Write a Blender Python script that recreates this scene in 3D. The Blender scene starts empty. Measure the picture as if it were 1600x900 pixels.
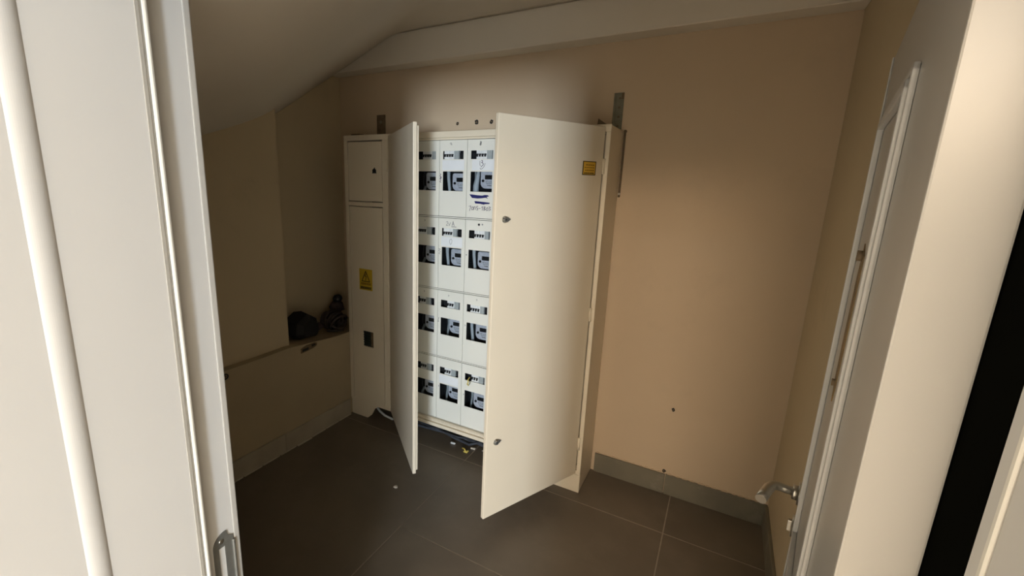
import bpy, bmesh, math, random
from mathutils import Vector, Matrix, noise
random.seed(7)
scene = bpy.context.scene
COL = scene.collection

# ------------------------------------------------------------------ camera
YAW, PIT, ROL = 0.5327, -0.2191, 0.0218
F_PX, PX, PY = 712.0, -89.1, -5.6
CAM = Vector((2.200, -2.540, 1.668))
fw = Vector((-math.sin(YAW)*math.cos(PIT), math.cos(YAW)*math.cos(PIT), math.sin(PIT)))
rt = Vector((math.cos(YAW), math.sin(YAW), 0)); up = rt.cross(fw)
r2 = rt*math.cos(ROL)+up*math.sin(ROL); u2 = -rt*math.sin(ROL)+up*math.cos(ROL)
cd = bpy.data.cameras.new('camera'); co = bpy.data.objects.new('camera', cd); COL.objects.link(co)
co.matrix_world = Matrix(((r2.x, u2.x, -fw.x, CAM.x), (r2.y, u2.y, -fw.y, CAM.y), (r2.z, u2.z, -fw.z, CAM.z), (0, 0, 0, 1)))
cd.sensor_width = 36; cd.lens = F_PX/1600*36; cd.shift_x = -PX/1600; cd.shift_y = PY/1600; cd.clip_start = .01
scene.camera = co

# ------------------------------------------------------------------ world, lights, exposure
w = bpy.data.worlds.new('world'); scene.world = w; w.use_nodes = True
w.node_tree.nodes['Background'].inputs[0].default_value = (.8, .85, 1, 1)
w.node_tree.nodes['Background'].inputs[1].default_value = .25
vs = scene.view_settings
scene.display_settings.display_device = 'sRGB'
vs.view_transform = 'Standard'; vs.look = 'None'; vs.gamma = 1; vs.use_curve_mapping = False
vs.exposure = -0.04

def area(name, loc, target, sx, sy, power, colr, spread=180):
    l = bpy.data.lights.new(name, 'AREA'); l.shape = 'RECTANGLE'; l.size = sx; l.size_y = sy
    l.energy = power; l.color = colr; l.spread = math.radians(spread)
    o = bpy.data.objects.new(name, l); COL.objects.link(o); o.location = loc
    o.rotation_euler = (Vector(target)-Vector(loc)).to_track_quat('-Z', 'Y').to_euler()
    return o
# daylight from the window at the far end of the hallway, and a warm lamp there; plus an added unseen light for floor bounce
area('hall_daylight', (5.17, -9.3, 1.10), (1.9, -2.1, 1.2), .85, 1.1, 640, (.80, .90, 1.0))
area('hall_lamp_warm', (2.42, -6.2, 2.30), (2.1, -1.5, .9), .9, .4, 62, (1.0, .77, .54))
area('hall_bounce_light', (2.3, -5.4, 2.50), (2.3, -5.4, 0), .6, .6, 44, (1.0, .95, .90))  # added to light the hall floor, which bounces it onto the room ceiling

# ------------------------------------------------------------------ materials
def mat(name, col, rough=.6, metal=0, var=.06, scale=6, bump=.0, bscale=60, spec=.4, dirt=None, coat=0):
    m = bpy.data.materials.new(name); m.use_nodes = True; nt = m.node_tree; N = nt.nodes; L = nt.links
    b = N['Principled BSDF']; b.inputs['Roughness'].default_value = rough; b.inputs['Metallic'].default_value = metal
    b.inputs['Specular IOR Level'].default_value = spec; b.inputs['Coat Weight'].default_value = coat
    tc = N.new('ShaderNodeTexCoord')
    n = N.new('ShaderNodeTexNoise'); n.inputs['Scale'].default_value = scale; n.inputs['Detail'].default_value = 5
    L.new(tc.outputs['Object'], n.inputs['Vector'])
    r = N.new('ShaderNodeValToRGB')
    c0 = [max(0, c*(1-var)) for c in col]; c1 = [min(1, c*(1+var)) for c in col]
    r.color_ramp.elements[0].position = .3; r.color_ramp.elements[1].position = .7
    r.color_ramp.elements[0].color = (*c0, 1); r.color_ramp.elements[1].color = (*c1, 1)
    L.new(n.outputs['Fac'], r.inputs[0]); out = r.outputs[0]
    if dirt:
        dc, dscale, lo, hi, amt = dirt
        n2 = N.new('ShaderNodeTexNoise'); n2.inputs['Scale'].default_value = dscale; n2.inputs['Detail'].default_value = 8; n2.inputs['Roughness'].default_value = .65
        L.new(tc.outputs['Object'], n2.inputs['Vector'])
        mr = N.new('ShaderNodeMapRange'); mr.inputs[1].default_value = lo; mr.inputs[2].default_value = hi; mr.inputs[4].default_value = amt
        L.new(n2.outputs['Fac'], mr.inputs[0])
        mx = N.new('ShaderNodeMixRGB'); L.new(mr.outputs[0], mx.inputs[0]); L.new(out, mx.inputs[1]); mx.inputs[2].default_value = (*dc, 1)
        out = mx.outputs[0]
    L.new(out, b.inputs['Base Color'])
    if bump:
        n3 = N.new('ShaderNodeTexNoise'); n3.inputs['Scale'].default_value = bscale; n3.inputs['Detail'].default_value = 3
        L.new(tc.outputs['Object'], n3.inputs['Vector'])
        bp = N.new('ShaderNodeBump'); bp.inputs['Strength'].default_value = bump; bp.inputs['Distance'].default_value = .004
        L.new(n3.outputs['Fac'], bp.inputs['Height']); L.new(bp.outputs[0], b.inputs['Normal'])
    return m
M = {}
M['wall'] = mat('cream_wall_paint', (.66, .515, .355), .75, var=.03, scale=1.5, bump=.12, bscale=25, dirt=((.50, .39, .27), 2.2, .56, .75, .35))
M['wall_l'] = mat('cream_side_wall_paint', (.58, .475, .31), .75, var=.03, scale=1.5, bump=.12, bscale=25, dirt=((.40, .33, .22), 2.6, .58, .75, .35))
M['ceil'] = mat('white_ceiling_paint', (.80, .73, .62), .85, var=.02, scale=2, bump=.08, bscale=30)
M['low'] = mat('dull_cream_board', (.44, .35, .22), .7, var=.04, scale=3, bump=.08, bscale=20)
M['tile'] = mat('grey_brown_floor_tile', (.165, .135, .10), .42, var=.14, scale=2.2, bump=.03, bscale=80, dirt=((.22, .185, .14), 5, .5, .75, .5))
M['pale'] = mat('pale_bounce_floor', (.62, .57, .50), .5, var=.05)  # kept pale as a reflector for the room ceiling and beam
M['grout'] = mat('pale_grout', (.36, .315, .25), .9, var=.1, scale=20)
M['skirt'] = mat('grey_skirting_tile', (.20, .178, .13), .6, var=.12, scale=6, dirt=((.30, .27, .22), 9, .55, .7, .6))
M['skirt_l'] = mat('dusty_beige_skirting', (.40, .34, .25), .7, var=.1, scale=6)
M['caulk'] = mat('pale_caulk', (.55, .49, .38), .8)
M['cab'] = mat('cream_enamel', (.80, .705, .55), .38, var=.015, scale=3, spec=.45)
M['cabdark'] = mat('cabinet_inside', (.12, .115, .10), .8)  # grey metal inside, shade of the interior put into the colour
M['cover'] = mat('white_plastic_cover', (.80, .79, .72), .45, var=.015, scale=3)
M['paper'] = mat('paper_label', (.80, .82, .84), .8)
M['white'] = mat('white_plastic', (.78, .80, .80), .4)
M['lgrey'] = mat('grey_plastic', (.36, .40, .41), .5, var=.08, scale=80)
M['mgrey'] = mat('meter_plate', (.66, .67, .72), .45, var=.14, scale=90)
M['black'] = mat('black_plastic', (.012, .013, .015), .4)
M['cavity'] = mat('dark_cavity', (.015, .016, .018), .9, spec=.1)  # near-black colour gives the module recesses their shade
M['cable_w'] = mat('grey_white_cable', (.55, .60, .62), .5)
M['ink'] = mat('navy_ink', (.012, .014, .12), .6)
M['pen'] = mat('thin_pen', (.09, .07, .13), .6)
M['pencil'] = mat('pencil_grey', (.28, .28, .28), .7)
M['door'] = mat('white_door_paint', (.43, .415, .385), .30, var=.012, scale=2, spec=.5)
M['frame'] = mat('white_frame_paint', (.55, .54, .52), .33, var=.012, scale=2, spec=.5)
M['gap_black'] = mat('dark_gap_black', (.004, .004, .003), 1.0, spec=0)  # matte black for dark gaps, shade put into the colour
M['seal'] = mat('pale_seal', (.72, .70, .64), .4)
M['groove'] = mat('groove_shadow_gap', (.35, .33, .29), .9)
M['metal'] = mat('brushed_metal', (.62, .60, .55), .28, metal=1, var=.05, scale=40)
M['dmetal'] = mat('dark_zinc_plate', (.20, .20, .185), .5, metal=.6, var=.12, scale=30)
M['strip'] = mat('dull_galvanised_strip', (.24, .23, .17), .6, metal=.3, var=.15, scale=30)
M['rust'] = mat('brown_bracket', (.17, .12, .07), .7, var=.2, scale=30)
M['yellow'] = mat('yellow_sticker', (.62, .42, .03), .5, var=.05, scale=20)
M['orange'] = mat('amber_sticker', (.68, .40, .04), .5, var=.05, scale=20)
M['print'] = mat('black_print', (.05, .035, .01), .6)
M['print2'] = mat('brown_print', (.25, .13, .01), .6)
M['green'] = mat('dark_green_vent', (.02, .035, .025), .6)
M['sack'] = mat('black_crumpled_plastic', (.010, .009, .008), .75, bump=.4, bscale=30)
M['junk'] = mat('dark_brown_cable', (.04, .027, .02), .5, var=.3, scale=30)
M['junk2'] = mat('dull_plum_cloth', (.07, .045, .04), .8, var=.3, scale=30, bump=.4, bscale=40)
M['brown_mottle'] = mat('mottled_brown_finish', (.20, .125, .05), .6, var=.35, scale=20)
M['stone'] = mat('pale_pebble', (.55, .5, .42), .8)
M['yel'] = mat('yellow_scrap', (.65, .52, .12), .6)
M['bluecl'] = mat('dusty_black_cable', (.045, .05, .06), .6, var=.3, scale=20)
def glass_mat():
    m = bpy.data.materials.new('clear_pane'); m.use_nodes = True; nt = m.node_tree; N = nt.nodes; L = nt.links
    for n in list(N): N.remove(n)
    o = N.new('ShaderNodeOutputMaterial'); t = N.new('ShaderNodeBsdfTransparent'); g = N.new('ShaderNodeBsdfGlossy'); f = N.new('ShaderNodeFresnel'); mx = N.new('ShaderNodeMixShader')
    t.inputs[0].default_value = (.86, .88, .90, 1); g.inputs['Roughness'].default_value = .08; f.inputs[0].default_value = 1.18
    L.new(f.outputs[0], mx.inputs[0]); L.new(t.outputs[0], mx.inputs[1]); L.new(g.outputs[0], mx.inputs[2]); L.new(mx.outputs[0], o.inputs[0])
    return m
M['pane'] = glass_mat()

# ------------------------------------------------------------------ mesh helpers
class MB:
    def __init__(s): s.bm = bmesh.new(); s.mats = []
    def mi(s, m):
        if m not in s.mats: s.mats.append(m)
        return s.mats.index(m)
    def _mark(s, faces, m, smooth=False):
        i = s.mi(m)
        for f in faces: f.material_index = i; f.smooth = smooth
    def box(s, x0, x1, y0, y1, z0, z1, m, bev=0, mtx=None, seg=2):
        r = bmesh.ops.create_cube(s.bm, size=1)
        vs_ = r['verts']
        for v in vs_: v.co = Vector(((x0+x1)/2+v.co.x*(x1-x0), (y0+y1)/2+v.co.y*(y1-y0), (z0+z1)/2+v.co.z*(z1-z0)))
        fs = set(f for v in vs_ for f in v.link_faces); s._mark(fs, m)
        if bev:
            es = list(set(e for v in vs_ for e in v.link_edges))
            rr = bmesh.ops.bevel(s.bm, geom=es, offset=bev, segments=seg, affect='EDGES', profile=.6)
            s._mark(rr['faces'], m)
            vs_ = list(set(v for f in rr['faces'] for v in f.verts) | set(v for v in vs_ if v.is_valid))
        if mtx is not None:
            for v in set(vs_):
                if v.is_valid: v.co = mtx @ v.co
        return s
    def cyl(s, p0, p1, r0, m, r1=None, n=16, smooth=True):
        p0 = Vector(p0); p1 = Vector(p1); d = p1-p0; r1 = r0 if r1 is None else r1
        rr = bmesh.ops.create_cone(s.bm, cap_ends=True, segments=n, radius1=r0, radius2=max(r1, 1e-5), depth=d.length)
        q = d.to_track_quat('Z', 'Y').to_matrix().to_4x4(); T = Matrix.Translation((p0+p1)/2) @ q
        for v in rr['verts']: v.co = T @ v.co
        fs = set(f for v in rr['verts'] for f in v.link_faces)
        s._mark(fs, m)
        for f in fs: f.smooth = smooth and len(f.verts) == 4
        return s
    def tube(s, pts, r, m, n=8):
        pts = [Vector(p) for p in pts]; rings = []
        prev = None
        for i, p in enumerate(pts):
            t = (pts[min(i+1, len(pts)-1)]-pts[max(i-1, 0)]).normalized()
            a = Vector((0, 0, 1)) if abs(t.z) < .9 else Vector((1, 0, 0))
            if prev is not None: a = prev
            u = (a - t*a.dot(t)).normalized(); v = t.cross(u); prev = u
            rad = r[i] if isinstance(r, (list, tuple)) else r
            rings.append([s.bm.verts.new(p+u*math.cos(k*2*math.pi/n)*rad+v*math.sin(k*2*math.pi/n)*rad) for k in range(n)])
        fs = []
        for a, b in zip(rings, rings[1:]):
            for k in range(n): fs.append(s.bm.faces.new((a[k], a[(k+1) % n], b[(k+1) % n], b[k])))
        s._mark(fs, m, True)
        c = [s.bm.faces.new(rings[0][::-1]), s.bm.faces.new(rings[-1])]; s._mark(c, m)
        return s
    def prism(s, poly, z0, z1, m, axis='z', mtx=None, smooth=False):
        # poly: list of 2-D points, extruded along axis
        def P(a, b, c):
            v = {'z': (a, b, c), 'y': (a, c, b), 'x': (c, a, b)}[axis]
            return (mtx @ Vector(v)) if mtx is not None else Vector(v)
        A = [s.bm.verts.new(P(a, b, z0)) for a, b in poly]; B = [s.bm.verts.new(P(a, b, z1)) for a, b in poly]
        n = len(poly); fs = [s.bm.faces.new(A[::-1]), s.bm.faces.new(B)]; s._mark(fs, m)
        sd = [s.bm.faces.new((A[i], A[(i+1) % n], B[(i+1) % n], B[i])) for i in range(n)]; s._mark(sd, m, smooth)
        return s
    def plate(s, xs, zs, holes, y0, y1, m, axis='y'):
        # grid plate in xz, thickness y0..y1, cells in holes left out; with reveals
        def P(a, b, c): return {'y': (a, b, c), 'x': (b, a, c)}[axis]
        V = {}
        def vert(i, j, k):
            if (i, j, k) not in V: V[(i, j, k)] = s.bm.verts.new(P(xs[i], (y0, y1)[k], zs[j]))
            return V[(i, j, k)]
        nx, nz = len(xs)-1, len(zs)-1; solid = lambda i, j: 0 <= i < nx and 0 <= j < nz and (i, j) not in holes
        fs = []
        for i in range(nx):
            for j in range(nz):
                if not solid(i, j): continue
                for k in (0, 1): fs.append(s.bm.faces.new((vert(i, j, k), vert(i+1, j, k), vert(i+1, j+1, k), vert(i, j+1, k))))
                if not solid(i-1, j): fs.append(s.bm.faces.new((vert(i, j, 0), vert(i, j, 1), vert(i, j+1, 1), vert(i, j+1, 0))))
                if not solid(i+1, j): fs.append(s.bm.faces.new((vert(i+1, j, 0), vert(i+1, j, 1), vert(i+1, j+1, 1), vert(i+1, j+1, 0))))
                if not solid(i, j-1): fs.append(s.bm.faces.new((vert(i, j, 0), vert(i, j, 1), vert(i+1, j, 1), vert(i+1, j, 0))))
                if not solid(i, j+1): fs.append(s.bm.faces.new((vert(i, j+1, 0), vert(i, j+1, 1), vert(i+1, j+1, 1), vert(i+1, j+1, 0))))
        s._mark(fs, m)
        return s
    def ribbon(s, pts, wd, y, m, th=.0006):
        # pen stroke on a surface facing -Y: pts are (x, z)
        for (a, b) in zip(pts, pts[1:]):
            a = Vector(a); b = Vector(b); d = b-a
            if d.length < 1e-6: continue
            n = Vector((-d.y, d.x)).normalized()*wd/2; d = d.normalized()*wd*.3
            q = [a-d+n, a-d-n, b+d-n, b+d+n]
            s.prism([(p.x, p.y) for p in q], y-th, y, m, axis='y')
        return s
    def done(s, name, parent=None, loc=None, mtx=None):
        bmesh.ops.recalc_face_normals(s.bm, faces=s.bm.faces)
        me = bpy.data.meshes.new(name); s.bm.to_mesh(me); s.bm.free()
        for m in s.mats: me.materials.append(M[m])
        o = bpy.data.objects.new(name, me); COL.objects.link(o)
        if parent: o.parent = parent
        if loc: o.location = loc
        if mtx is not None: o.matrix_local = mtx
        return o
def tag(o, label=None, cat=None, group=None, kind=None):
    if label: o['label'] = label
    if cat: o['category'] = cat
    if group: o['group'] = group
    if kind: o['kind'] = kind
    return o
def empty(name, loc=(0, 0, 0)):
    o = bpy.data.objects.new(name, None); o.empty_display_size = .05; COL.objects.link(o); o.location = loc; return o
def struct(o, label, cat): return tag(o, label, cat, kind='structure')

XR, YF0, YF1 = 2.56, -2.425, -2.112     # right wall; front wall hall side / room side
XB, XA, YJ = -.28, -.05, -.745
ZC = 2.55
# ------------------------------------------------------------------ floor
b = MB(); b.box(-.6, 5.9, -2.6, .14, -.12, -.0013, 'grout'); floor = b.done('floor')
b = MB(); b.box(-.6, 5.9, -10.0, -2.6, -.12, 0, 'pale'); fh = b.done('floor_hall_bounce'); struct(fh, 'unseen hallway floor, made pale to bounce light', 'floor')  # unseen floor made pale so light bounces up through the doorway
struct(floor, 'large grey-brown floor tiles with pale joints', 'floor')
xj = [-.124, 1.000, 2.124, 3.248]; yj = [.10, -.337, -.988, -1.640, -2.292, -2.6]
g = .0024
tiles = [(xj[i], xj[i+1], yj[j+1], yj[j]) for i in (1, 2) for j in range(5)]
tiles += [(-.124, 1.0, -.337, .10), (-.124, 1.0, -1.640, -.337), (-.124, 1.0, -2.292, -1.640), (-.124, 1.0, -2.6, -2.292), (-.6, -.124, -2.6, .10)]
for (x0, x1, y0, y1) in tiles:
    gr = .0007 if (x0 == 1.0 and y1 == -.337) else g
    gl = .0007 if (x1 == 1.0 and y1 == -.337) else g
    b = MB(); b.box(x0+gr, x1-gl, y0+g, y1-g, -.0042, random.uniform(-.0004, .0004), 'tile', bev=.0010, seg=1)
    b.done('floor_tile', floor)
# ------------------------------------------------------------------ walls
b = MB(); b.box(-.45, XR+.12, 0, .14, -.004, 2.72, 'wall'); wb = b.done('wall_back')
struct(wb, 'cream back wall behind the meter cabinet', 'wall')
def hole(x, z, r, par=wb):
    q = MB(); rr = random.Random(int(x*1000))
    pts = [(x+math.cos(a*math.pi/5)*r*rr.uniform(.7, 1.25), z+math.sin(a*math.pi/5)*r*rr.uniform(.7, 1.25)) for a in range(10)]
    q.prism(pts, -.0015, .0, 'black', axis='y'); q.cyl((x, -.004, z), (x, -.001, z), r*.45, 'rust', n=8); return q.done('wall_plug', par)
for (x, z, r) in ((.696, 2.024, .011), (.830, 2.026, .014), (.929, 2.025, .011), (2.081, .504, .009), (2.075, .133, .010)): hole(x, z, r)
b = MB()
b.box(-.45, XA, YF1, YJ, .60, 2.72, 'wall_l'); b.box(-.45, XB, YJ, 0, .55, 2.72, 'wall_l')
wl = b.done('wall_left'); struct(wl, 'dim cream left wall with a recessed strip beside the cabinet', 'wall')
b = MB()
ys = [YF1, -1.9, -1.5, -1.228, -1.0, -.79, -.70, -.60, -.50, -.38, -.27, -.003]
zs = [.662, .664, .660, .662, .659, .661, .652, .645, .634, .624, .622, .622]
n = len(ys)
prof = [(YF1, 0)] + [(-.003, 0)] + list(zip(ys[::-1], zs[::-1]))
b.prism(prof, -.45, 0, 'low', axis='x')
lw = b.done('wall_left_lower'); struct(lw, 'low projecting wall with a ledge on top along the left side', 'wall')
# latch-shaped slot and ring on the low wall
b = MB()
def low_zy(yz): return yz
slot = [(-.70, .628), (-.655, .640), (-.585, .640), (-.567, .632), (-.571, .615), (-.60, .606), (-.655, .600), (-.70, .598)]
b.prism(slot, 0, .003, 'rust', axis='x')
slot2 = [(-.690, .622), (-.64, .624), (-.64, .608), (-.690, .606)]
b.prism(slot2, .003, .0045, 'black', axis='x')
slot3 = [(-.615, .633), (-.585, .634), (-.580, .622), (-.612, .618)]
b.prism(slot3, .003, .0045, 'black', axis='x')
tag(b.done('latch_plate', lw), 'small dark latch plate')
b = MB()
b.tube([(.006, -1.208+math.cos(a)*.014, .632+math.sin(a)*.014) for a in [k*math.pi/8 for k in range(17)]], .0035, 'black', n=6)
b.cyl((0, -1.208, .632), (.007, -1.208, .632), .006, 'rust', n=10)
tag(b.done('pull_ring', lw), 'small dark pull ring')
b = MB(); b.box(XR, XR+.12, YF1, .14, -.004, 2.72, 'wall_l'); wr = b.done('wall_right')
struct(wr, 'cream right wall behind the open door', 'wall')
# front wall with the doorway
DX0, DX1, DZ = 1.452, 2.395, 1.958
b = MB(); b.plate([-.45, DX0, DX1, 5.7], [-.004, DZ, 2.72], {(1, 0)}, YF0, YF1, 'wall'); wf = b.done('wall_front')
struct(wf, 'plastered wall around the doorway', 'wall')
b = MB(); b.box(-.45, XR+.12, YF1, .14, ZC, ZC+.17, 'ceil'); ce = b.done('ceiling')
struct(ce, 'pale ceiling above the cabinet', 'ceiling')
b = MB(); b.box(XB, XR, -.12, 0, 2.372, ZC, 'ceil', bev=.004, seg=1); bm_ = b.done('ceiling_beam')
struct(bm_, 'pale downstand beam across the top of the back wall', 'beam')
# underside of the stair, a gently curved sloping slab
SD = [(-1.6, -.90), (-1.09, -.698), (-.972, -.647), (-.868, -.599), (-.756, -.542), (-.688, -.482), (-.624, -.436), (-.553, -.380), (-.442, -.287), (-.348, -.212), (-.309, -.190), (-.238, -.15), (-.136, -.087), (0, 0), (.1, .05), (2, 1)]
def gz(s):
    if s < SD[0][0]: return SD[0][1]+(s-SD[0][0])*.4
    for (a, za), (c, zc) in zip(SD, SD[1:]):
        if s <= c: return za+(zc-za)*(s-a)/(c-a)
    return 1
def soff(x, y):
    s = .6*(x-.28)+.8*(y+.11); v = sum(gz(s+k*.03) for k in (-2, -1, 0, 1, 2))/5
    h = .012; v = -(math.sqrt(v*v+h*h)-v)/2 if True else v     # soft crease into the ceiling
    return ZC+min(v, .0)
b = MB(); nx, ny = 60, 60; x0, x1, y0, y1 = XB-.02, XR, YF1, -.12
G = [[b.bm.verts.new((x0+(x1-x0)*i/nx, y0+(y1-y0)*j/ny, soff(x0+(x1-x0)*i/nx, y0+(y1-y0)*j/ny))) for j in range(ny+1)] for i in range(nx+1)]
T = [[b.bm.verts.new((v.co.x, v.co.y, ZC+.02)) for v in row] for row in G]
fs = []
for i in range(nx):
    for j in range(ny):
        fs.append(b.bm.faces.new((G[i][j], G[i][j+1], G[i+1][j+1], G[i+1][j]))); fs.append(b.bm.faces.new((T[i][j], T[i+1][j], T[i+1][j+1], T[i][j+1])))
b._mark(fs, 'ceil', True); sd = []
for i in range(nx):
    for j in (0, ny): sd.append(b.bm.faces.new((G[i][j], G[i+1][j], T[i+1][j], T[i][j])))
for j in range(ny):
    for i in (0, nx): sd.append(b.bm.faces.new((G[i][j], G[i][j+1], T[i][j+1], T[i][j])))
b._mark(sd, 'ceil')
so = b.done('stair_soffit'); struct(so, 'sloping underside of a staircase at upper left', 'ceiling')
# skirtings
def skirting(name, label, runs, m, axis):
    root = empty(name); struct(root, label, 'skirting')
    for (a0, a1) in runs:
        q = MB()
        hh = .120+random.uniform(-.003, .002)
        if axis == 'x': q.box(a0+.0015, a1-.0015, -.013, 0, 0, hh, m, bev=.002, seg=1)
        elif axis == 'l': q.box(0, .012, a0+.0015, a1-.0015, 0, hh, m, bev=.002, seg=1)
        else: q.box(XR-.013, XR, a0+.0015, a1-.0015, 0, hh, m, bev=.002, seg=1)
        q.done('skirting_tile', root)
    return root
skirting('baseboard_back', 'grey tile skirting at the foot of the back wall', [(1.700, 2.085), (2.085, XR)], 'skirt', 'x')
skirting('baseboard_right', 'grey tile skirting along the right wall', [(-.62, -.014), (-1.24, -.62), (-1.86, -1.24), (-2.11, -1.86)], 'skirt', 'r')
bl = skirting('baseboard_left', 'dusty beige skirting under the low left wall', [(-.86, -.285), (-1.46, -.86), (-2.06, -1.46)], 'skirt_l', 'l')
b = MB()
for k in range(14):
    ya = -.29-k*.125; wd = random.uniform(.004, .012)*(1.5 if k < 5 else .8)
    b.box(.012, .012+wd, ya-.118, ya, 0, .006, 'caulk', bev=.002, seg=1)
b.done('caulk_line', bl)
# plaster crumbs along the top of the back skirting
b = MB()
for k in range(22):
    x = 1.72+k*.038+random.uniform(-.01, .01); r = random.uniform(.003, .008)
    b.prism([(x-r*2, .120), (x+r*2, .120), (x+r*1.2, .120+r), (x-r, .120+r*.8)], -.006, 0, 'wall', axis='y')
o = b.done('plaster_ridge', wb)
# hallway shell
b = MB(); b.box(-.6, 5.82, -10.0, YF0, ZC, ZC+.12, 'ceil'); struct(b.done('ceiling_hall'), 'hallway ceiling', 'ceiling')
b = MB(); b.box(-.6, -.45, -10.0, YF0, 0, ZC, 'ceil'); struct(b.done('wall_hall_left'), 'hallway side wall', 'wall')
b = MB(); b.box(5.7, 5.82, -10.0, YF0, 0, ZC, 'ceil'); struct(b.done('wall_hall_right'), 'hallway side wall', 'wall')
b = MB(); b.plate([-.6, 4.6, 5.5, 5.82], [-.004, .5, 1.6, ZC], {(1, 1)}, -10.0, -9.85, 'ceil'); struct(b.done('wall_hall_end'), 'hallway end wall', 'wall')

# ------------------------------------------------------------------ door frame
fr = empty('trim_1', (0, 0, 0)); struct(fr, 'white rebated door frame around the doorway', 'door frame')
LX, RX = 1.473, 2.358       # rebate faces
lxl, rxl = LX+.014, 2.3525   # lining faces
YS = -2.172
def jamb(side):
    q = MB(); sg = 1 if side == 'l' else -1; fx = LX if side == 'l' else RX; lx = lxl if side == 'l' else rxl
    ox = DX0 if side == 'l' else DX1
    # profile polygon (x, y): back edge, rebate, stop, lining, rounded nosing
    P = [(ox, YF1+.002), (fx-.002*sg, YF1+.002), (fx, YF1), (fx, YS-.003), (lx-.002*sg, YS-.003), (lx, YS-.005), (lx, -2.306)]
    cx, cy = lx-.0108*sg, -2.3215
    for k in range(0, 15):
        a = math.radians(-52+k*104/14); P.append((lx+sg*(.0175*math.cos(a)-.0108)*.55, cy-.0175*math.sin(a)))
    P += [(lx, -2.337), (lx, YF0-.008), (lx-.004*sg, YF0-.012), (ox, YF0-.012)]
    q.prism(P, 0, 1.946, 'frame'); o = q.done('jamb', fr); return o
jamb('l'); jamb('r')
b = MB(); b.box(lxl, rxl, YF0-.012, YS-.004, 1.928, 1.946, 'frame'); b.box(LX, RX, YS-.004, YF1, 1.940, 1.946, 'frame'); b.box(DX0, DX1, YF0-.012, YF1, 1.946, DZ, 'frame'); b.done('head', fr)
# hall-side casing boards and room-side rim
for (x0, x1) in ((1.372, DX0), (DX1, 2.47)):
    b = MB(); b.box(x0, x1, YF0-.012, YF0, 0, 2.03, 'frame', bev=.003); b.done('casing', fr)
b = MB(); b.box(DX0, DX1, YF0-.012, YF0, DZ, 2.03, 'frame', bev=.003); b.done('casing', fr)
for (x0, x1) in ((1.400, LX+.0015), (RX+.0005, 2.44)):
    b = MB(); b.box(x0, x1, YF1, YF1+.011, 0, 2.00, 'door', bev=.002); b.done('casing', fr)
# seals, then a black strip that paints in the dark rebate gap
b = MB(); b.box(LX, LX+.016, YS-.0030, YS+.0035, .004, 1.93, 'seal', bev=.003); tag(b.done('seal_or_dark_gap', fr), 'pale seal strip')
b = MB(); b.box(lxl, lxl+.0012, YS-.0125, YS-.0075, .004, 1.93, 'groove'); tag(b.done('seal_groove', fr), 'thin grey joint beside the seal')
b = MB(); b.box(RX-.0008, RX, YS-.002, YF1+.0115, .004, 1.935, 'gap_black'); tag(b.done('seal_or_dark_gap', fr), 'black strip painted in for the dark rebate gap')
b = MB(); b.box(rxl-.0025, rxl, -2.197, -2.192, .004, 1.93, 'seal', bev=.001, seg=1); b.done('seal_lip', fr)
# strike plate on the left rebate
b = MB(); y0_, y1_ = -2.1535, -2.1135
def plate_poly():
    pts = []
    for k in range(9):
        a = math.pi/2*k/8; pts.append((y0_+.026-.026*math.sin(a)*1.0, 1.004+.026*math.cos(a)))
    return pts
outer = [(y1_-.012, 1.030)] + plate_poly() + [(y0_, .862), (y1_, .862), (y1_, 1.012), (y1_-.006, 1.016)]
# build the plate as strips round the opening
hy0, hy1, hz0, hz1 = y0_+.010, y1_-.018, .878, 1.000
X0_, X1_ = LX, LX+.0016
top = [p for p in plate_poly() if p[1] >= hz1] + [(y0_, hz1), (y1_, hz1), (y1_, 1.012), (y1_-.010, 1.018), (y1_-.013, 1.030)]
b.prism(top, X0_, X1_, 'dmetal', axis='x')
b.box(X0_, X1_, y0_, hy0, .862, hz1, 'dmetal'); b.box(X0_, X1_, hy1, y1_, .862, hz1, 'dmetal'); b.box(X0_, X1_, hy0, hy1, .862, hz0, 'dmetal')
b.box(X0_, X1_+.004, y1_-.004, y1_+.001, .880, 1.004, 'dmetal', bev=.0015, seg=1)
b.cyl((X0_, -2.138, 1.013), (X1_+.0012, -2.138, 1.013), .0042, 'metal', n=12)
tag(b.done('strike_plate', fr), 'grey metal strike plate with a rectangular opening')

# ------------------------------------------------------------------ open door leaf
PH = math.asin(.1506)
ND = Vector((CAM.x+.112, CAM.y+.430, 0))
# local frame: +X along the leaf away from the hinge, -Y' = visible face side
dl = Vector((math.sin(PH), math.cos(PH), 0)); nl = Vector((math.cos(PH), -math.sin(PH), 0))   # nl points away from the camera side
DM = Matrix(((dl.x, nl.x, 0, ND.x), (dl.y, nl.y, 0, ND.y), (0, 0, 1, 0), (0, 0, 0, 1)))
LL, LH, LT = .850, 1.925, .0445
door = empty('door_1'); door.matrix_world = DM; struct(door, 'white panelled door standing open into the small room', 'door')
b = MB(); b.box(0, LL, 0, LT, .008, LH, 'door', bev=.0015, seg=2); b.done('door_leaf', door)
def moulding(x0, x1, z0, z1, name='panel_moulding'):
    q = MB()
    for (wd, h, off) in ((.010, .006, 0), (.012, .009, .014)):
        a0, a1, c0, c1 = x0+off, x1-off, z0+off, z1-off
        q.box(a0, a0+wd, -h, 0, c0, c1, 'frame', bev=.0025); q.box(a1-wd, a1, -h, 0, c0, c1, 'frame', bev=.0025)
        q.box(a0, a1, -h, 0, c0, c0+wd, 'frame', bev=.0025); q.box(a0, a1, -h, 0, c1-wd, c1, 'frame', bev=.0025)
    return q.done(name, door)
moulding(.245, .700, .93, 1.80); moulding(.245, .700, .14, .80)
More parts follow.
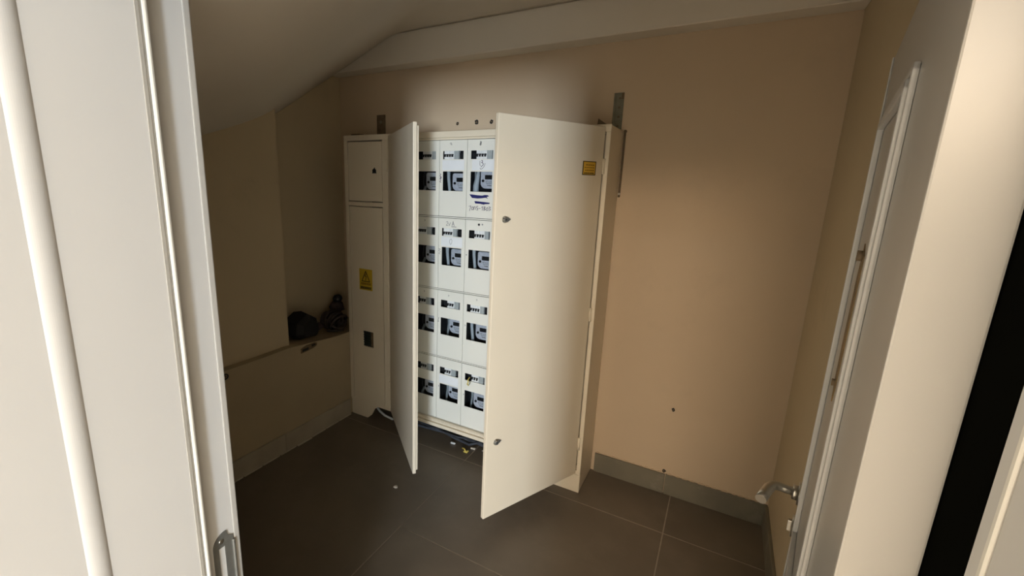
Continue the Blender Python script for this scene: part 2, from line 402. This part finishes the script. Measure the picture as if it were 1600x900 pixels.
b = MB(); b.box(LL-.010, LL, -.003, 0, .008, LH, 'frame', bev=.0012, seg=1); b.done('edge_lip', door)
# brown patch on the panel
b = MB()
pts = [(.462, 1.575), (.50, 1.59), (.52, 1.54), (.525, 1.44), (.52, 1.36), (.49, 1.33), (.47, 1.36), (.462, 1.46)]
b.prism(pts, -.0012, 0, 'brown_mottle', axis='y')
b.cyl((.49, -.008, 1.572), (.49, 0, 1.572), .008, 'rust', n=10); b.cyl((.485, -.006, 1.365), (.485, 0, 1.365), .006, 'rust', n=10)
tag(b.done('brown_patch', door), 'narrow brown strip with two screws')
# handle
HZ, HX = .990, .775
b = MB(); b.cyl((HX, -.010, HZ), (HX, 0, HZ), .026, 'metal', n=24)
tag(b.done('handle_rose', door), 'square-edged satin handle rose')
b = MB()
b.cyl((HX, -.020, HZ), (HX, -.010, HZ), .017, 'metal', n=20)
pp = [(HX, -.018, HZ), (HX, -.034, HZ), (HX-.001, -.048, HZ+.001), (HX-.008, -.058, HZ+.001), (HX-.022, -.063, HZ), (HX-.045, -.068, HZ-.003), (HX-.070, -.073, HZ-.007)]
b.tube(pp, [.0095, .0095, .010, .0105, .0115, .0115, .0115], 'metal', n=12)
tag(b.done('handle_lever', door), 'satin metal lever handle')
KZ = .905
b = MB(); b.cyl((HX, -.009, KZ), (HX, 0, KZ), .025, 'metal', n=24); b.box(HX-.005, HX+.005, -.017, -.009, KZ-.015, KZ+.013, 'metal', bev=.002)
tag(b.done('key_escutcheon', door), 'metal keyhole cover with protruding cylinder')

# ------------------------------------------------------------------ meter cabinet
W, D, TZ = 1.6835, .2667, 1.950
XS, XH, XHR = .300, .364, 1.659
YM = -.227
cab = empty('meter_cabinet', (0, 0, 0))
tag(cab, 'tall cream metal electricity meter cabinet with two doors standing open', 'cabinet')
b = MB()
b.box(0, .012, -D+.006, -.004, 0, TZ-.004, 'cab', bev=.002, seg=1)                 # left side
b.box(W-.012, W, -D+.006, -.004, .006, TZ-.004, 'cab', bev=.002, seg=1)            # right side
b.box(.012, W-.012, -D+.006, -.005, TZ-.016, TZ-.004, 'cab')                       # top
b.box(.012, W-.012, -.216, -.004, .112, .124, 'cab')                          # bottom
b.done('carcass', cab)
b = MB(); b.box(.012, W-.012, -.016, -.004, .124, TZ-.016, 'cabdark'); b.box(.336, .344, -.216, -.016, .124, TZ-.016, 'cabdark'); tag(b.done('back_panel', cab), 'dark inside back')
# front frame: rails and posts
b = MB(); b.box(0, W, -D-.001, -D+.012, TZ-.034, TZ, 'cab', bev=.003); b.box(XH, XHR, -D+.010, -D+.022, TZ-.045, TZ-.034, 'cab', bev=.002, seg=1); b.done('top_rail', cab)
b = MB(); b.box(.003, W-.001, -D, -D+.012, .112, .135, 'cab', bev=.003); b.box(XH, XHR, -D+.008, -D+.03, .138, .152, 'cab', bev=.003, seg=1); b.box(XH, XHR, -D+.014, -D+.032, .118, .156, 'cab'); b.done('bottom_rail', cab)
b = MB(); b.box(XHR+.003, W, -D-.001, -D+.012, .112, TZ-.034, 'cab', bev=.003); b.done('post', cab)
b = MB(); b.box(.318, XH-.002, -D-.001, -D+.012, .135, TZ-.034, 'cab', bev=.003); b.box(.318, .330, -D+.012, -.216, .135, TZ-.034, 'cab'); b.done('post', cab)
b = MB(); b.box(0, .028, -D-.001, -D+.012, .124, TZ-.034, 'cab', bev=.003); b.done('post', cab)
# left narrow section: two closed doors
b = MB(); b.box(.034, .312, -D+.001, -D+.014, 1.540, TZ-.041, 'cab', bev=.003)
ud = b.done('upper_side_door', cab)
b = MB()
b.cyl((.255, -D-.006, 1.731), (.255, -D+.001, 1.731), .013, 'black', n=14)
b.prism([(.238, 1.716), (.272, 1.716), (.257, 1.752)], -D-.0045, -D-.0005, 'black', axis='y')
tag(b.done('keyhole', ud), 'black triangular lock')
b = MB(); b.plate([.034, .127, .220, .312], [.135, .545, .657, 1.502], {(1, 1)}, -D+.001, -D+.014, 'cab')
ld = b.done('lower_side_door', cab)
b = MB(); b.box(.028, .318, -D+.0, -D+.013, 1.507, 1.535, 'cab', bev=.003); b.done('side_rail', cab)
b = MB(); b.box(.1275, .2195, -D+.011, -D+.013, .5455, .6565, 'green')
for k in range(6): b.box(.1275, .2195, -D+.005, -D+.011, .552+k*.018, .556+k*.018, 'black')
b.box(.196, .2195, -D+.004, -D+.010, .552, .65, 'rust')
tag(b.done('viewing_slot', ld), 'small dark slot with a greenish grille')
# yellow warning sticker
def warn(par, x0, x1, z0, z1, y):
    q = MB(); q.box(x0, x1, y-.0008, y, z0, z1, 'yellow'); xc = (x0+x1)/2; h = z1-z0; wd = x1-x0; yy = y-.0008
    tb = z0+h*.42; tt = z1-h*.10; hw = wd*.30
    q.ribbon([(xc-hw, tb), (xc, tt), (xc+hw, tb), (xc-hw, tb)], .006, yy, 'print')
    q.ribbon([(xc+.004, tt-.016), (xc-.008, (tt+tb)/2), (xc+.006, (tt+tb)/2-.001), (xc-.003, tb+.007)], .005, yy, 'print')
    # the two printed lines are too blurred to read: dark blocks of lettering
    rr = random.Random(3)
    for (za, zb, x_a, x_b, m) in ((z0+h*.25, z0+h*.36, x0+wd*.12, x1-wd*.12, 'print2'), (z0+h*.05, z0+h*.17, x0+wd*.08, x1-wd*.06, 'print')):
        x = x_a
        while x < x_b-.004:
            l = rr.uniform(.004, .009); q.box(x, min(x+l, x_b), yy-.0005, yy, za, zb, m); x += l+.002
    return q.done('warning_sticker', par)
tag(warn(ld, .107, .220, .948, 1.093, -D+.001), 'yellow electrical warning sticker with a bolt in a triangle')
# feet
b = MB()
b.prism([(.012, 0), (.150, 0), (.185, .030), (.215, .085), (.250, .112), (.012, .112)], -D+.004, -D+.014, 'cab', axis='y')
b.box(.012, .022, -D+.014, -.010, 0, .112, 'cab'); b.done('foot', cab)
b = MB()
b.box(1.524, W-.001, -D+.002, -D+.012, 0, .108, 'cab', bev=.002, seg=1); b.box(1.524, 1.534, -D+.012, -.03, 0, .112, 'cab'); b.done('foot', cab)
# small lugs on top
b = MB(); b.prism([(1.598, TZ), (1.655, TZ), (1.602, TZ+.036)], -.20, -.194, 'rust', axis='y'); b.done('top_lug', cab)
b = MB(); b.box(.035, .115, -.235, -.20, TZ-.004, TZ+.012, 'rust', bev=.003); b.done('top_lug', cab)

# cabinet doors
def leaf_matrix(hx, sx, ang):
    d = Vector((sx*math.cos(ang), -math.sin(ang), 0)); n = Vector((d.y, -d.x, 0))*(1 if sx > 0 else -1)
    # n = outward (front) normal of the leaf
    return Matrix(((d.x, n.x, 0, hx), (d.y, n.y, 0, -D-.001), (0, 0, 1, 0), (0, 0, 0, 1)))
ZT, ZB = 1.938, .117
def leaf(hx, sx, ang, wd):
    mt = leaf_matrix(hx, sx, ang)
    q = MB(); q.box(.002, wd, -.019, 0, ZB, ZT, 'cab', bev=.003, seg=2)
    for (a, c, e, f) in ((.012, .03, ZB+.015, ZT-.015), (wd-.03, wd-.012, ZB+.015, ZT-.015)): q.box(a, c, -.030, -.0185, e, f, 'cab')
    q.box(.03, wd-.03, -.030, -.0185, ZB+.015, ZB+.033, 'cab'); q.box(.03, wd-.03, -.030, -.0185, ZT-.033, ZT-.015, 'cab')
    o = q.done('cabinet_door', cab, mtx=mt)
    return o
LEFT = leaf(XH, 1, .7327, .729); RIGHT = leaf(XHR, -1, 1.1404, .6475)
tag(LEFT, 'left door seen nearly edge on'); tag(RIGHT, 'wide cream right door with two locks and an amber sticker')
for o, in ((RIGHT,), (LEFT,)):
    for z in (1.76, 1.03, .30):
        q = MB(); q.cyl((.0, .004, z-.035), (.0, .004, z+.035), .0065, 'cab', n=12); q.done('hinge', o)
def lock(par, x, z):
    q = MB(); q.cyl((x, 0, z), (x, .004, z), .0145, 'metal', n=20); q.cyl((x, .004, z), (x, .012, z), .010, 'dmetal', n=16)
    q.cyl((x, .012, z), (x, .0125, z), .004, 'black', n=8)
    q.prism([(x-.030, z+.001), (x-.012, z-.011), (x-.010, z+.011)], 0, .006, 'dmetal', axis='y')  # dark wedge modelled in place of the lock's triangular shadow
    for a in range(5):
        t = a*2*math.pi/5; q.cyl((x+.010*math.cos(t), .004, z+.010*math.sin(t)), (x+.010*math.cos(t), .009, z+.010*math.sin(t)), .003, 'metal', n=6)
    return q.done('lock', par)
lock(RIGHT, .596, 1.525); lock(RIGHT, .590, .506)
b = MB(); sx0, sx1, sz0, sz1 = .050, .142, 1.716, 1.779
b.box(sx0, sx1, 0, .0008, sz0, sz1, 'print'); b.box(sx0+.006, sx1-.006, .0008, .0014, sz0+.004, sz1-.004, 'orange')
rr = random.Random(5)
for k, (za, h) in enumerate(((1.762, .005), (1.750, .004), (1.738, .005), (1.725, .006))):
    x = sx0+.014
    while x < sx1-.018:
        l = rr.uniform(.006, .014); b.box(x, min(x+l, sx1-.012), .0014, .0019, za-h/2, za+h/2, 'print2' if k < 3 else 'print'); x += l+.003
tag(b.done('sticker', RIGHT), 'amber sticker with a black border and blurred lines of print')

# ---- meter modules
MW, MH = .1815, .430
rows = [1.905-.4425*k for k in range(4)]; cols = [.348+.185*k for k in range(7)]
cols = [.344+.185*k+.0015 for k in range(7)]
# one cover plate (origin: top left corner)
wx0, wx1 = .0215, .1585; u0, u1 = -.059, -.105; l0, l1 = -.173, -.283
b = MB(); b.plate([0, wx0, wx1, MW], [-MH, l1, l0, u1, u0, 0], {(1, 1), (1, 3)}, 0, .004, 'cover')
b.box(0, .003, .004, .016, -MH, 0, 'cover'); b.box(MW-.003, MW, .004, .016, -MH, 0, 'cover'); b.box(.003, MW-.003, .004, .016, -MH, -MH+.003, 'cover'); b.box(.003, MW-.003, .004, .016, -.003, 0, 'cover')
cover0 = b.done('meter_module'); CM = cover0.data
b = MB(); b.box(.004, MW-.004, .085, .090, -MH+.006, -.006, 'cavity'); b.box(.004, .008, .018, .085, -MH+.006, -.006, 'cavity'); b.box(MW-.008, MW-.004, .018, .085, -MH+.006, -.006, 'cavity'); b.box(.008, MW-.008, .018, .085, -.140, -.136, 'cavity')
back0 = b.done('module_tray'); BK = back0.data
b = MB(); b.box(wx0-.003, wx1+.003, .0045, .0058, l1-.003, l0+.003, 'pane'); pane0 = b.done('pane'); PN = pane0.data
def breaker_mesh(ntog, down, grey_w):
    q = MB(); wd = .0165*ntog
    for k in range(ntog):
        x = k*.0165
        q.box(x+.0004, x+.0161, .010, .030, -.066, .003, 'white', bev=.0015, seg=1)
        z = -.030 if not down else -.034
        q.box(x+.0025, x+.0140, .003, .012, z-.003, z+.004, 'black'); q.box(x+.0045, x+.0120, .000, .012, z-.012, z-.002, 'black')
    if grey_w: q.box(wd+.002, wd+.002+grey_w, .008, .030, -.060, .0, 'lgrey', bev=.002, seg=1)
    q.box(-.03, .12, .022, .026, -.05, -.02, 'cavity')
    me = q.done('breaker'); d = me.data; bpy.data.objects.remove(me); return d
BRK = {k: breaker_mesh(*k) for k in ((4, False, .030), (4, True, .024), (3, False, .030))}
def meter_mesh():
    q = MB(); w_, h_ = .105, .098
    pts = []
    for (cx, cz, a0) in ((w_-.012, -.012, 0), (.012, -.012, 90), (.030, -h_+.030, 180), (w_-.030, -h_+.030, 270)):
        r = .012 if cz > -.05 else .030
        for k in range(6):
            a = math.radians(a0+k*18); pts.append((cx+r*math.cos(a), cz+r*math.sin(a)))
    q.prism(pts, .030, .070, 'mgrey', axis='y')
    q.prism([(.006+p[0]*.885, -.007+p[1]*.885) for p in pts], .027, .030, 'mgrey', axis='y')
    q.box(.028, w_-.002, .024, .030, -.048, -.024, 'black', bev=.002, seg=1)
    q.cyl((.018, .022, -.056), (.018, .030, -.056), .0075, 'black', n=12)
    for k in range(4): q.box(.034+k*.014, .044+k*.014, .0262, .027, -.062, -.060, 'print')
    q.box(.036, .080, .0262, .027, -.072, -.068, 'lgrey'); q.box(.045, .070, .0262, .027, -.083, -.080, 'print')
    me = q.done('meter'); d = me.data; bpy.data.objects.remove(me); return d
MT = meter_mesh()
def cable_mesh(kind):
    q = MB()
    if kind == 0: q.tube([(.038, .040, -.150), (.040, .038, -.21), (.046, .040, -.27), (.050, .045, -.33)], [.011, .010, .009, .009], 'cable_w', n=10)
    elif kind == 1: q.tube([(.052, .045, -.150), (.048, .042, -.19), (.038, .040, -.25), (.034, .045, -.33)], [.006, .012, .017, .017], 'cable_w', n=10); q.tube([(.028, .050, -.15), (.028, .050, -.33)], .005, 'lgrey', n=8)
    elif kind == 2: q.tube([(.045, .055, -.150), (.050, .055, -.22), (.040, .055, -.33)], .007, 'lgrey', n=8)
    else: q.tube([(.040, .06, -.15), (.030, .06, -.24), (.050, .06, -.33)], .004, 'bluecl', n=8); q.tube([(.055, .05, -.26), (.040, .05, -.29), (.030, .05, -.33)], .008, 'lgrey', n=8)
    me = q.done('cable'); d = me.data; bpy.data.objects.remove(me); return d
CB = [cable_mesh(k) for k in range(4)]
def sub(name, data, par, loc=(0, 0, 0)):
    o = bpy.data.objects.new(name, data); COL.objects.link(o); o.parent = par; o.location = loc; return o
# (column, row): breaker kind, breaker x, meter x, meter z, cable kind
keys = list(BRK)
spec = {(1, 0): (0, .058, .088, -.180, 3), (2, 0): (0, .024, .074, -.183, 0), (3, 0): (0, .050, .072, -.166, 1),
        (1, 1): (0, .024, .078, -.178, 3), (2, 1): (1, .026, .074, -.183, 0), (3, 1): (1, .052, .070, -.183, 0),
        (1, 2): (2, .040, .082, -.176, 3), (2, 2): (2, .062, .070, -.172, 2), (3, 2): (1, .040, .076, -.176, 0),
        (1, 3): (2, .050, .078, -.180, 3), (2, 3): (2, .050, .074, -.172, 2), (3, 3): (2, .062, .080, -.184, 2)}
mods = {}
for c in range(7):
    for r in range(4):
        m_ = cover0 if (c == 0 and r == 0) else bpy.data.objects.new('meter_module', CM)
        if m_ is not cover0: COL.objects.link(m_)
        m_.parent = cab; m_.location = (cols[c], YM, rows[r]); mods[(c, r)] = m_
        if c == 0 and r == 0: back0.parent = m_; pane0.parent = m_
        else: sub('module_tray', BK, m_); sub('pane', PN, m_)
        kb, bx, mx_, mz, kc = spec.get((c, r), (0, .04, .076, -.18, 0))
        sub('breaker', BRK[keys[kb]], m_, (bx, 0, -.050)); sub('meter', MT, m_, (min(mx_, .072)+.0, 0, mz)); sub('cable', CB[kc], m_)
# vertical seams between the columns and a thin rail between the rows
b = MB()
for r in range(4):
    z1 = rows[r]-MH-.0030; b.box(.345, 1.638, YM+.001, YM+.006, z1-.0065, z1, 'cover'); b.box(.345, 1.638, YM+.008, YM+.012, z1-.012, z1+.005, 'gap_black')
for c in range(8): b.box(.344+.185*c-.0015, .344+.185*c+.0010, YM+.006, YM+.012, .150, 1.905, 'cabdark')
b.box(1.640, 1.655, YM, -.02, .150, 1.905, 'cab'); b.box(.345, XHR, YM-.012, YM+.004, 1.909, 1.914, 'cab')
b.done('module_rails', cab)
# markings on the covers, each a thin print lying on its plate (local y = 0 is the plate face)
def mark(c, r, name, label, build):
    q = MB(); build(q); o = q.done(name, mods[(c, r)]); tag(o, label); return o
mark(2, 0, 'paper_label', 'pale bluish paper strip', lambda q: q.box(.018, .165, -.0006, 0, -.166, -.110, 'paper'))
mark(2, 0, 'pen_mark', 'small grey pencilled mark', lambda q: q.ribbon([(.068, -.020), (.074, -.014), (.080, -.020), (.073, -.024), (.082, -.026)], .0025, 0, 'pencil'))
mark(2, 0, 'pen_mark', 'tiny blue-black scribble left of the window', lambda q: (q.ribbon([(.004, -.186), (.009, -.190), (.003, -.198), (.011, -.204), (.004, -.214), (.010, -.222), (.003, -.232), (.011, -.236)], .0028, 0, 'pen'), q.box(.006, .013, -.0008, 0, -.215, -.203, 'pen')))
mark(3, 0, 'paper_label', 'pale bluish paper patch', lambda q: q.box(.030, .168, -.0006, 0, -.166, -.109, 'paper'))
def thirteen(q):
    y = -.0006
    q.ribbon([(.080, -.116), (.080, -.136), (.083, -.142)], .0032, y, 'pencil')
    q.ribbon([(.089, -.112), (.096, -.114), (.096, -.120), (.090, -.124), (.100, -.128), (.101, -.136), (.094, -.141), (.088, -.148)], .0034, y, 'pen')
    q.ribbon([(.112, -.128), (.108, -.142), (.096, -.156), (.086, -.160), (.082, -.154)], .0032, y, 'pencil')
mark(3, 0, 'pen_mark', 'handwritten 13 with a curved underline', thirteen)
mark(3, 0, 'pen_mark', 'small dark 8', lambda q: q.ribbon([(.078, -.012), (.085, -.014), (.078, -.022), (.085, -.027), (.078, -.032), (.076, -.026), (.085, -.020), (.078, -.012)], .0035, 0, 'pencil'))
def scribble(q):
    y = 0
    q.prism([(.018, -.298), (.040, -.299), (.070, -.302), (.100, -.303), (.118, -.299), (.136, -.300), (.143, -.306), (.128, -.310), (.138, -.319), (.122, -.314), (.098, -.318), (.070, -.320), (.036, -.318)], -.0008, 0, 'ink', axis='y')
    q.prism([(.052, -.336), (.060, -.335), (.110, -.338), (.150, -.341), (.146, -.348), (.118, -.350), (.112, -.353), (.090, -.349), (.058, -.348)], -.0008, 0, 'ink', axis='y')
mark(3, 0, 'ink_bar', 'two thick navy crossing-out bars', scribble)
G_ = {'7': [[(0, .9), (.9, 1), (.3, -.25)]], '0': [[(.5, .8), (.05, .5), (.2, 0), (.8, .1), (.9, .6), (.5, .8)]], 'n': [[(0, 0), (.05, .8), (.6, .85), (.8, .1)]],
      '5': [[(.8, 1), (.2, .95), (.1, .55), (.8, .5), (.7, .05), (.1, .05)]], '-': [[(.1, .45), (.8, .5)]], '1': [[(.2, .7), (.6, 1), (.5, 0)]],
      'B': [[(.1, 0), (.1, 1), (.8, .85), (.2, .5), (.9, .3), (.1, 0)]], 'D': [[(.1, 0), (.1, 1), (.85, .6), (.1, 0)]], '3': [[(0, .95), (.8, .9), (.3, .55), (.9, .3), (.1, 0)]], 'A': [[(0, 0), (.45, 1), (.9, 0)], [(.15, .4), (.75, .4)]], '2': [[(0, .8), (.5, 1), (.8, .7), (0, 0), (.9, 0)]], 'v': [[(0, .6), (.4, 0), (.9, .8)]]}
def hand(q, txt, x, z, h, adv, wd, m, y=0):
    for ch in txt:
        for st in G_[ch]: q.ribbon([(x+px*h*.62, z+pz*h) for px, pz in st], wd, y, m)
        x += adv
mark(3, 0, 'handwriting', 'blurred handwritten line in dark pen', lambda q: hand(q, '70n5-1B03', .018, -.385, .022, .0157, .0028, 'pen'))
mark(2, 1, 'handwriting', 'faint grey handwritten letters', lambda q: (hand(q, '2v', .052, -.042, .024, .016, .0026, 'pencil'), hand(q, 'A', .092, -.042, .026, .02, .0034, 'pencil'), q.box(.088, .122, -.0006, 0, -.050, -.046, 'pencil')))
mark(2, 1, 'paper_label', 'pale bluish paper strip', lambda q: q.box(.018, .165, -.0006, 0, -.166, -.110, 'paper'))
mark(2, 1, 'pen_mark', 'faint grey zero', lambda q: q.ribbon([(.088, -.120), (.078, -.128), (.077, -.142), (.084, -.154), (.092, -.146), (.094, -.128), (.088, -.120)], .0018, -.0006, 'pencil'))
mark(3, 1, 'pen_mark', 'two small dark dots', lambda q: (q.cyl((.086, -.0008, -.024), (.086, 0, -.024), .0068, 'black', n=10), q.cyl((.108, -.0008, -.022), (.108, 0, -.022), .0048, 'pencil', n=10)))
mark(3, 1, 'pen_mark', 'tiny grey dot left of the window', lambda q: q.cyl((.009, -.0008, -.205), (.009, 0, -.205), .004, 'pencil', n=10))
mark(2, 1, 'pen_mark', 'faint grey scribble beside the window', lambda q: q.ribbon([(.001, -.184), (.014, -.188), (.002, -.196), (.013, -.204), (.003, -.214), (.012, -.218)], .0024, 0, 'pencil'))
for (c, r, x, z) in ((2, 2, .075, -.022), (3, 2, .085, -.020), (1, 2, .080, -.018), (1, 1, .080, -.016), (3, 3, .013, -.200), (2, 3, .012, -.190), (3, 2, .010, -.190)):
    mark(c, r, 'pen_mark', None, lambda q: q.ribbon([(x, z), (x+.006, z-.003), (x+.001, z-.009)], .0024, 0, 'pencil'))
mark(2, 2, 'pen_mark', 'grey slash beside the window', lambda q: q.ribbon([(.010, -.175), (.003, -.205), (.010, -.200)], .0034, 0, 'pencil'))
mark(2, 3, 'paper_label', 'pale paper strip', lambda q: q.box(.018, .160, -.0006, 0, -.166, -.112, 'paper'))
# loose yellow wire hanging from the last row
q = MB(); q.tube([(.050, .012, -.085), (.046, -.004, -.098), (.052, -.012, -.112), (.044, -.010, -.124), (.056, -.008, -.132)], .0035, 'yel', n=7); q.tube([(.056, -.006, -.100), (.066, -.010, -.110), (.060, -.010, -.122)], .003, 'strip', n=7)
tag(q.done('loose_wire', mods[(3, 3)]), 'yellowish loose wire')

# ------------------------------------------------------------------ things on and around the cabinet
b = MB(); b.box(1.622, 1.672, -.0035, -.0002, TZ+.002, 2.132, 'strip', bev=.002, seg=1)
b.box(1.628, 1.634, -.010, -.0035, 1.951, 2.128, 'strip')
for k in range(4): b.cyl((1.652, -.006, 1.97+k*.045), (1.652, -.003, 1.97+k*.045), .006, 'rust', n=10)
b.box(1.660, 1.672, -.008, -.0035, 2.10, 2.128, 'rust')
tag(b.done('mounting_strip'), 'dull metal mounting strip on the wall above the right corner of the cabinet', 'bracket')
b = MB(); b.box(1.687, 1.698, -.008, -.0005, 1.612, 1.950, 'rust', bev=.002, seg=1); b.cyl((1.695, -.014, 1.942), (1.695, -.006, 1.942), .008, 'rust', n=10); b.cyl((1.694, -.012, 1.63), (1.694, -.006, 1.63), .006, 'stone', n=8)
tag(b.done('wall_strip'), 'thin brown metal strip on the wall beside the upper right side of the cabinet', 'bracket')
b = MB(); b.box(.057, .132, -.0035, -.0002, TZ+.002, 2.106, 'rust', bev=.002, seg=1); b.cyl((.095, -.007, 2.06), (.095, -.003, 2.06), .009, 'strip', n=10)
tag(b.done('mounting_bracket'), 'brown metal mounting strip on the wall above the left part of the cabinet', 'bracket')

def crumple(name, c, rad, m, seed, fac=.35, sub_=2, squash=(1, 1, 1), faceted=True, zmin=None):
    q = MB(); r = bmesh.ops.create_icosphere(q.bm, subdivisions=sub_, radius=1)
    for v in r['verts']:
        n_ = noise.noise(v.co*1.6+Vector((seed, 0, 0)))
        v.co = v.co*(1+fac*n_)
        v.co = Vector((c[0]+v.co.x*rad*squash[0], c[1]+v.co.y*rad*squash[1], c[2]+v.co.z*rad*squash[2]))
        if zmin is not None and v.co.z < zmin(v.co): v.co.z = zmin(v.co)
    q._mark(q.bm.faces, m, not faceted)
    return q
def ledge(p): # height of the ledge at y
    y = p.y
    for (a, za), (c, zc) in zip(zip(ys, zs), zip(ys[1:], zs[1:])):
        if a <= y <= c: return za+(zc-za)*(y-a)/(c-a)+.001
    return .662
# black crumpled sack with a hexagonal outline
q = MB()
hexo = [(-.680, .655), (-.712, .690), (-.700, .775), (-.605, .825), (-.522, .775), (-.500, .700), (-.525, .645)]
def slab(x, sc, dy=0, dz=0):
    cy = -.60; cz = .70; dy += .034
    return [q.bm.verts.new((x, cy+(a-cy)*sc+dy, max(ledge(Vector((0, cy+(a-cy)*sc, 0))), cz+(z-cz)*sc+dz))) for a, z in hexo]
R = [slab(-.230, .55), slab(-.205, .86), slab(-.13, 1.0), slab(-.075, .90), slab(-.052, .62, .01)]
fs = [q.bm.faces.new(R[0][::-1]), q.bm.faces.new(R[-1])]
for A, B in zip(R, R[1:]):
    for k in range(7): fs.append(q.bm.faces.new((A[k], A[(k+1) % 7], B[(k+1) % 7], B[k])))
q._mark(fs, 'sack')
tag(q.done('plastic_sack'), 'black crumpled plastic sack on the ledge of the low left wall', 'sack')
# dark tangle of cable beside it
q = MB(); rr = random.Random(11)
for k in range(14):
    cy, cz, cr = -.325+rr.uniform(-.02, .02), .706+rr.uniform(-.015, .025), rr.uniform(.035, .062); cxx = -.09+rr.uniform(-.05, .04); tilt = rr.uniform(-.6, .6)
    pts = []
    for a in range(17):
        t = a*2*math.pi/16; p = Vector((cxx+math.sin(t)*cr*math.sin(tilt)+rr.uniform(-.003, .003), cy+math.cos(t)*cr*1.15, cz+math.sin(t)*cr*math.cos(tilt)))
        p.z = max(p.z, ledge(p)+.010); pts.append(p)
    q.tube(pts, rr.uniform(.006, .011), 'junk', n=7)
q.tube([(-.06, -.42, .66), (-.03, -.36, .650), (-.02, -.31, .645), (-.03, -.295, .66)], .008, 'junk', n=7)
tag(q.done('cable_bundle'), 'dark tangled bundle of cable on the ledge against the cabinet side', 'cable')
q = crumple('rag', (-.12, -.436, .686), .032, 'junk2', 4, .5, 2, (1, 1.0, .75), False, ledge)
tag(q.done('rag'), 'dull brown rag lying between the black sack and the cable tangle', 'rag')
q = crumple('x', (-.19, -.190, .765), .050, 'junk2', 9, .4, 2, (1, 1, 1), False); q.cyl((-.19, -.190, .66), (-.19, -.190, .75), .03, 'junk', n=10)
q2 = crumple('y', (-.17, -.205, .828), .034, 'black', 15, .3, 2, (1, 1, .9), False)
o1 = q.done('junk_heap'); tag(o1, 'dark lumpy heap topped by a black ball, in the corner of the ledge', 'junk')
tag(q2.done('ball', o1), 'small black ball on top')

# below the cabinet
q = MB(); q.tube([(.10, -.10, .03), (.16, -.17, .045), (.215, -.205, .045), (.27, -.215, .030), (.325, -.200, .012), (.36, -.16, .010)], .0085, 'cable_w', n=8)
tag(q.done('pale_cable'), 'pale cable looping out from under the left foot of the cabinet', 'cable')
q = MB(); rr = random.Random(21)
for k in range(7):
    y = -.07-rr.uniform(0, .12); pts = []
    x = .36+rr.uniform(0, .1)
    while x < 1.45:
        pts.append((x, y+rr.uniform(-.025, .025), .014+rr.uniform(0, .030))); x += rr.uniform(.06, .12)
    q.tube(pts, rr.uniform(.006, .012), 'bluecl', n=6)
tag(q.done('cable_bundle'), 'dusty black cables lying under the cabinet', 'cable')
def scrap(name, label, cat, x, y, sx, sy, h, m, rz):
    q = MB(); q.box(-sx/2, sx/2, -sy/2, sy/2, 0.0005, h, m, bev=min(h, sx, sy)*.3, seg=1)
    for v in q.bm.verts: v.co += Vector((random.uniform(-1, 1), random.uniform(-1, 1), 0))*.0015
    o = q.done(name, loc=(x, y, 0.0005)); o.rotation_euler = (0, 0, rz); tag(o, label, cat); return o
scrap('plastic_scrap', 'small white plastic scrap under the middle of the cabinet', 'scrap', .845, -.222, .034, .014, .012, 'white', .1)
scrap('plastic_scrap', 'pale scrap just behind the yellow one under the cabinet', 'scrap', .985, -.205, .030, .013, .011, 'stone', .2)
q = MB(); q.tube([(.925, -.238, .006), (.945, -.246, .012), (.962, -.262, .006), (.975, -.248, .008)], .0055, 'yel', n=6); q.box(.948, .976, -.268, -.252, .0008, .009, 'yel', bev=.002, seg=1)
tag(q.done('wire_scrap'), 'twisted yellow scrap on the floor in front of the cabinet edge', 'scrap')
scrap('plastic_scrap', 'tiny pale fleck under the cabinet beside the open right door', 'scrap', 1.052, -.190, .018, .008, .006, 'stone', .3)
q = crumple('p', (.800, -.770, .006), .0115, 'stone', 2, .4, 2, (1.1, 1, .6), False, lambda p: .001)
tag(q.done('pebble'), 'small pale pebble alone on the open floor tile', 'pebble')
